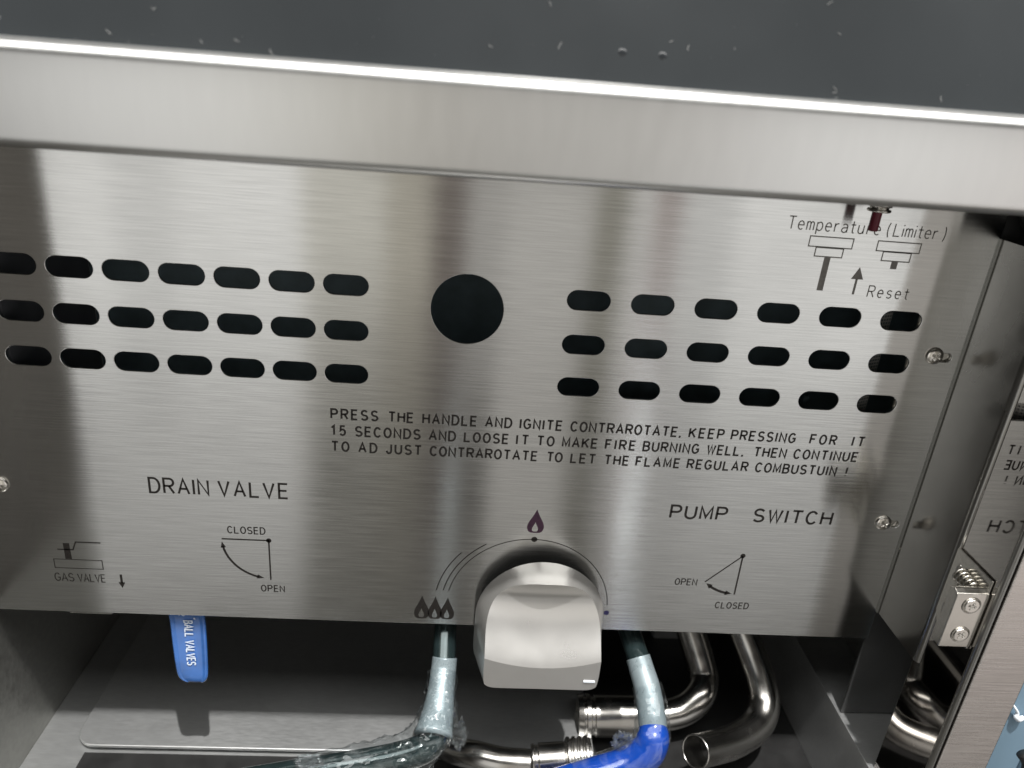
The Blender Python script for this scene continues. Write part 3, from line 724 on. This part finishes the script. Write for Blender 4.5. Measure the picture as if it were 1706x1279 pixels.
# crumpled tufts
def tuft(c, size, label, seed, stretch=(1, 1, 1.3), parent=None):
    bm = bmesh.new(); bmesh.ops.create_icosphere(bm, subdivisions=5, radius=1)
    off = Vector((seed, seed * 2.3, seed * .7))
    for v in bm.verts:
        n_ = v.co.normalized(); rr = .55 + .75 * abs(noise.noise(n_ * 1.7 + off)) + .55 * abs(noise.noise(n_ * 4.5 + off)) + .25 * noise.noise(n_ * 11 + off)
        v.co = c + Vector((n_.x * stretch[0], n_.y * stretch[1], n_.z * stretch[2])) * size * rr
    o = obj('plastic_wrap', bm, 'film', parent, smooth=False)
    if label: tag(o, label, 'plastic film')
    return o
tuft(at(763, 1225, -.034), .0072, 'small crumpled tuft of clear film sticking out right of the left tube', 3, (.9, .8, 1.5))
tuft(at(1038, 1236, -.044), .0066, 'crumpled tuft of clear film hanging left of the blue tube', 8, (1.2, .7, 1.25))
tuft(at(515, 1268, -.055), .0052, 'frayed scrap of clear film lying on the dark tube at the bottom edge', 11, (1.9, .8, .9))

# ------------------------------------------------------------------ neighbouring appliance at the right
nb = bpy.data.objects.new('neighbour_appliance', None); link(nb)
tag(nb, 'blue film covered appliance standing at the far right beside the fryer', 'appliance')
bm = bmesh.new(); box(bm, .3475, .3790, -.070, .30, -.60, .30); obj('side_panel', bm, 'blue_wall', nb, bevel=.001)
bm = bmesh.new(); box(bm, .3796, .60, -.072, .30, -.60, .30); obj('front_panel', bm, 'blue_wall', nb, bevel=.001)
p = at(1702, 1262, -.085)
bm = bmesh.new(); tube(bm, [p + Vector((.0, 0, .004)), p + Vector((.004, -.004, -.004)), p + Vector((.006, -.004, -.03)), p + Vector((.006, 0, -.08))], .0045, 16, 8); obj('handle', bm, 'black', nb, smooth=True)
bm = bmesh.new(); q0 = at(1685, 1170, -.0712)
tube(bm, [q0, q0 + Vector((.003, -.0012, -.0035)), q0 + Vector((.006, -.001, -.0075)), q0 + Vector((.0062, -.001, -.0105)), q0 + Vector((.0088, -.001, -.0125)), q0 + Vector((.0115, -.001, -.011))], [.0005, .0008, .0010, .0018, .0020, .0012], 10, 8)
o = obj('film_scrap', bm, 'white_film', smooth=True); tag(o, 'small torn white film scrap stuck on the blue panel at the right edge', 'film scrap')

# ------------------------------------------------------------------ dust and two droplets on the dark sloping cover
sl = Vector((0, .0385, .1155)).normalized(); s0 = Vector((0, -.0935, .1145)); sn = Vector((0, -.1155, .0385)).normalized()
def on_cover(x, t): return Vector((x, 0, 0)) + s0 + sl * t + sn * .0002
bm = bmesh.new(); rnd = random.Random(4)
for k in range(95):
    x = rnd.uniform(-.23, .27); t = rnd.uniform(.0005, .05) if rnd.random() < .6 else abs(rnd.gauss(0, .006)) + .0004
    c = on_cover(x, t); s = rnd.choice([.00012, .00018, .00022, .0003])
    if rnd.random() < .72:
        vs = [bm.verts.new(c + Vector((rnd.uniform(-1, 1), rnd.uniform(-.3, .3), rnd.uniform(-1, 1))) * s) for _ in range(4)]
        vs.append(bm.verts.new(c + sn * s))
        for a in range(4): bm.faces.new((vs[a], vs[(a + 1) % 4], vs[4]))
    else:
        L_ = rnd.uniform(.0008, .003); a = rnd.uniform(0, 2 * PI); P = [c]
        for q in range(4):
            a += rnd.uniform(-.8, .8); P.append(P[-1] + Vector((math.cos(a), 0, 0)) * L_ / 4 + sl * math.sin(a) * L_ / 4)
        tube(bm, P, .00009, 5, 2)
for v in bm.verts: v.co.z += LEAN * v.co.x
o = obj('dust', bm, 'dust'); tag(o, 'pale dust specks and fibres scattered on the dark sloping cover', 'dust', 'stuff')
mg, nt, b__ = mat('water'); b__.inputs['Base Color'].default_value = (.02, .022, .024, 1); b__.inputs['Roughness'].default_value = .03
M['water'] = mg
for (px_, py_, lb) in ((1037, 87, 'left of two small dark droplets on the sloping cover'), (1104, 93, 'right of two small dark droplets on the sloping cover')):
    dv = RW[0] * ((px_ - 853) / 1235) + RW[1] * ((py_ - 639.5) / 1235) + RW[2]
    k = (s0 - CAM).dot(sn) / dv.dot(sn); c = CAM + dv * k
    bm = bmesh.new(); lathe(bm, [(.0020, 0), (.0017, .0002), (.0010, .0004), (0, .00045)], c, sn, 20)
    o = obj('droplet', bm, 'water', smooth=True); tag(o, lb, 'droplet', group='droplets on the cover')

# ------------------------------------------------------------------ shop floor and the aisle opposite (seen only in the steel)
bm = bmesh.new(); box(bm, -6, 6, -7, 3, -1.31, -1.27); o = obj('floor', bm, 'floor'); o['kind'] = 'structure'
bm = bmesh.new(); box(bm, -6, 6, -2.75, -2.70, -1.27, 3.2); o = obj('wall', bm, 'shop_wall'); o['kind'] = 'structure'
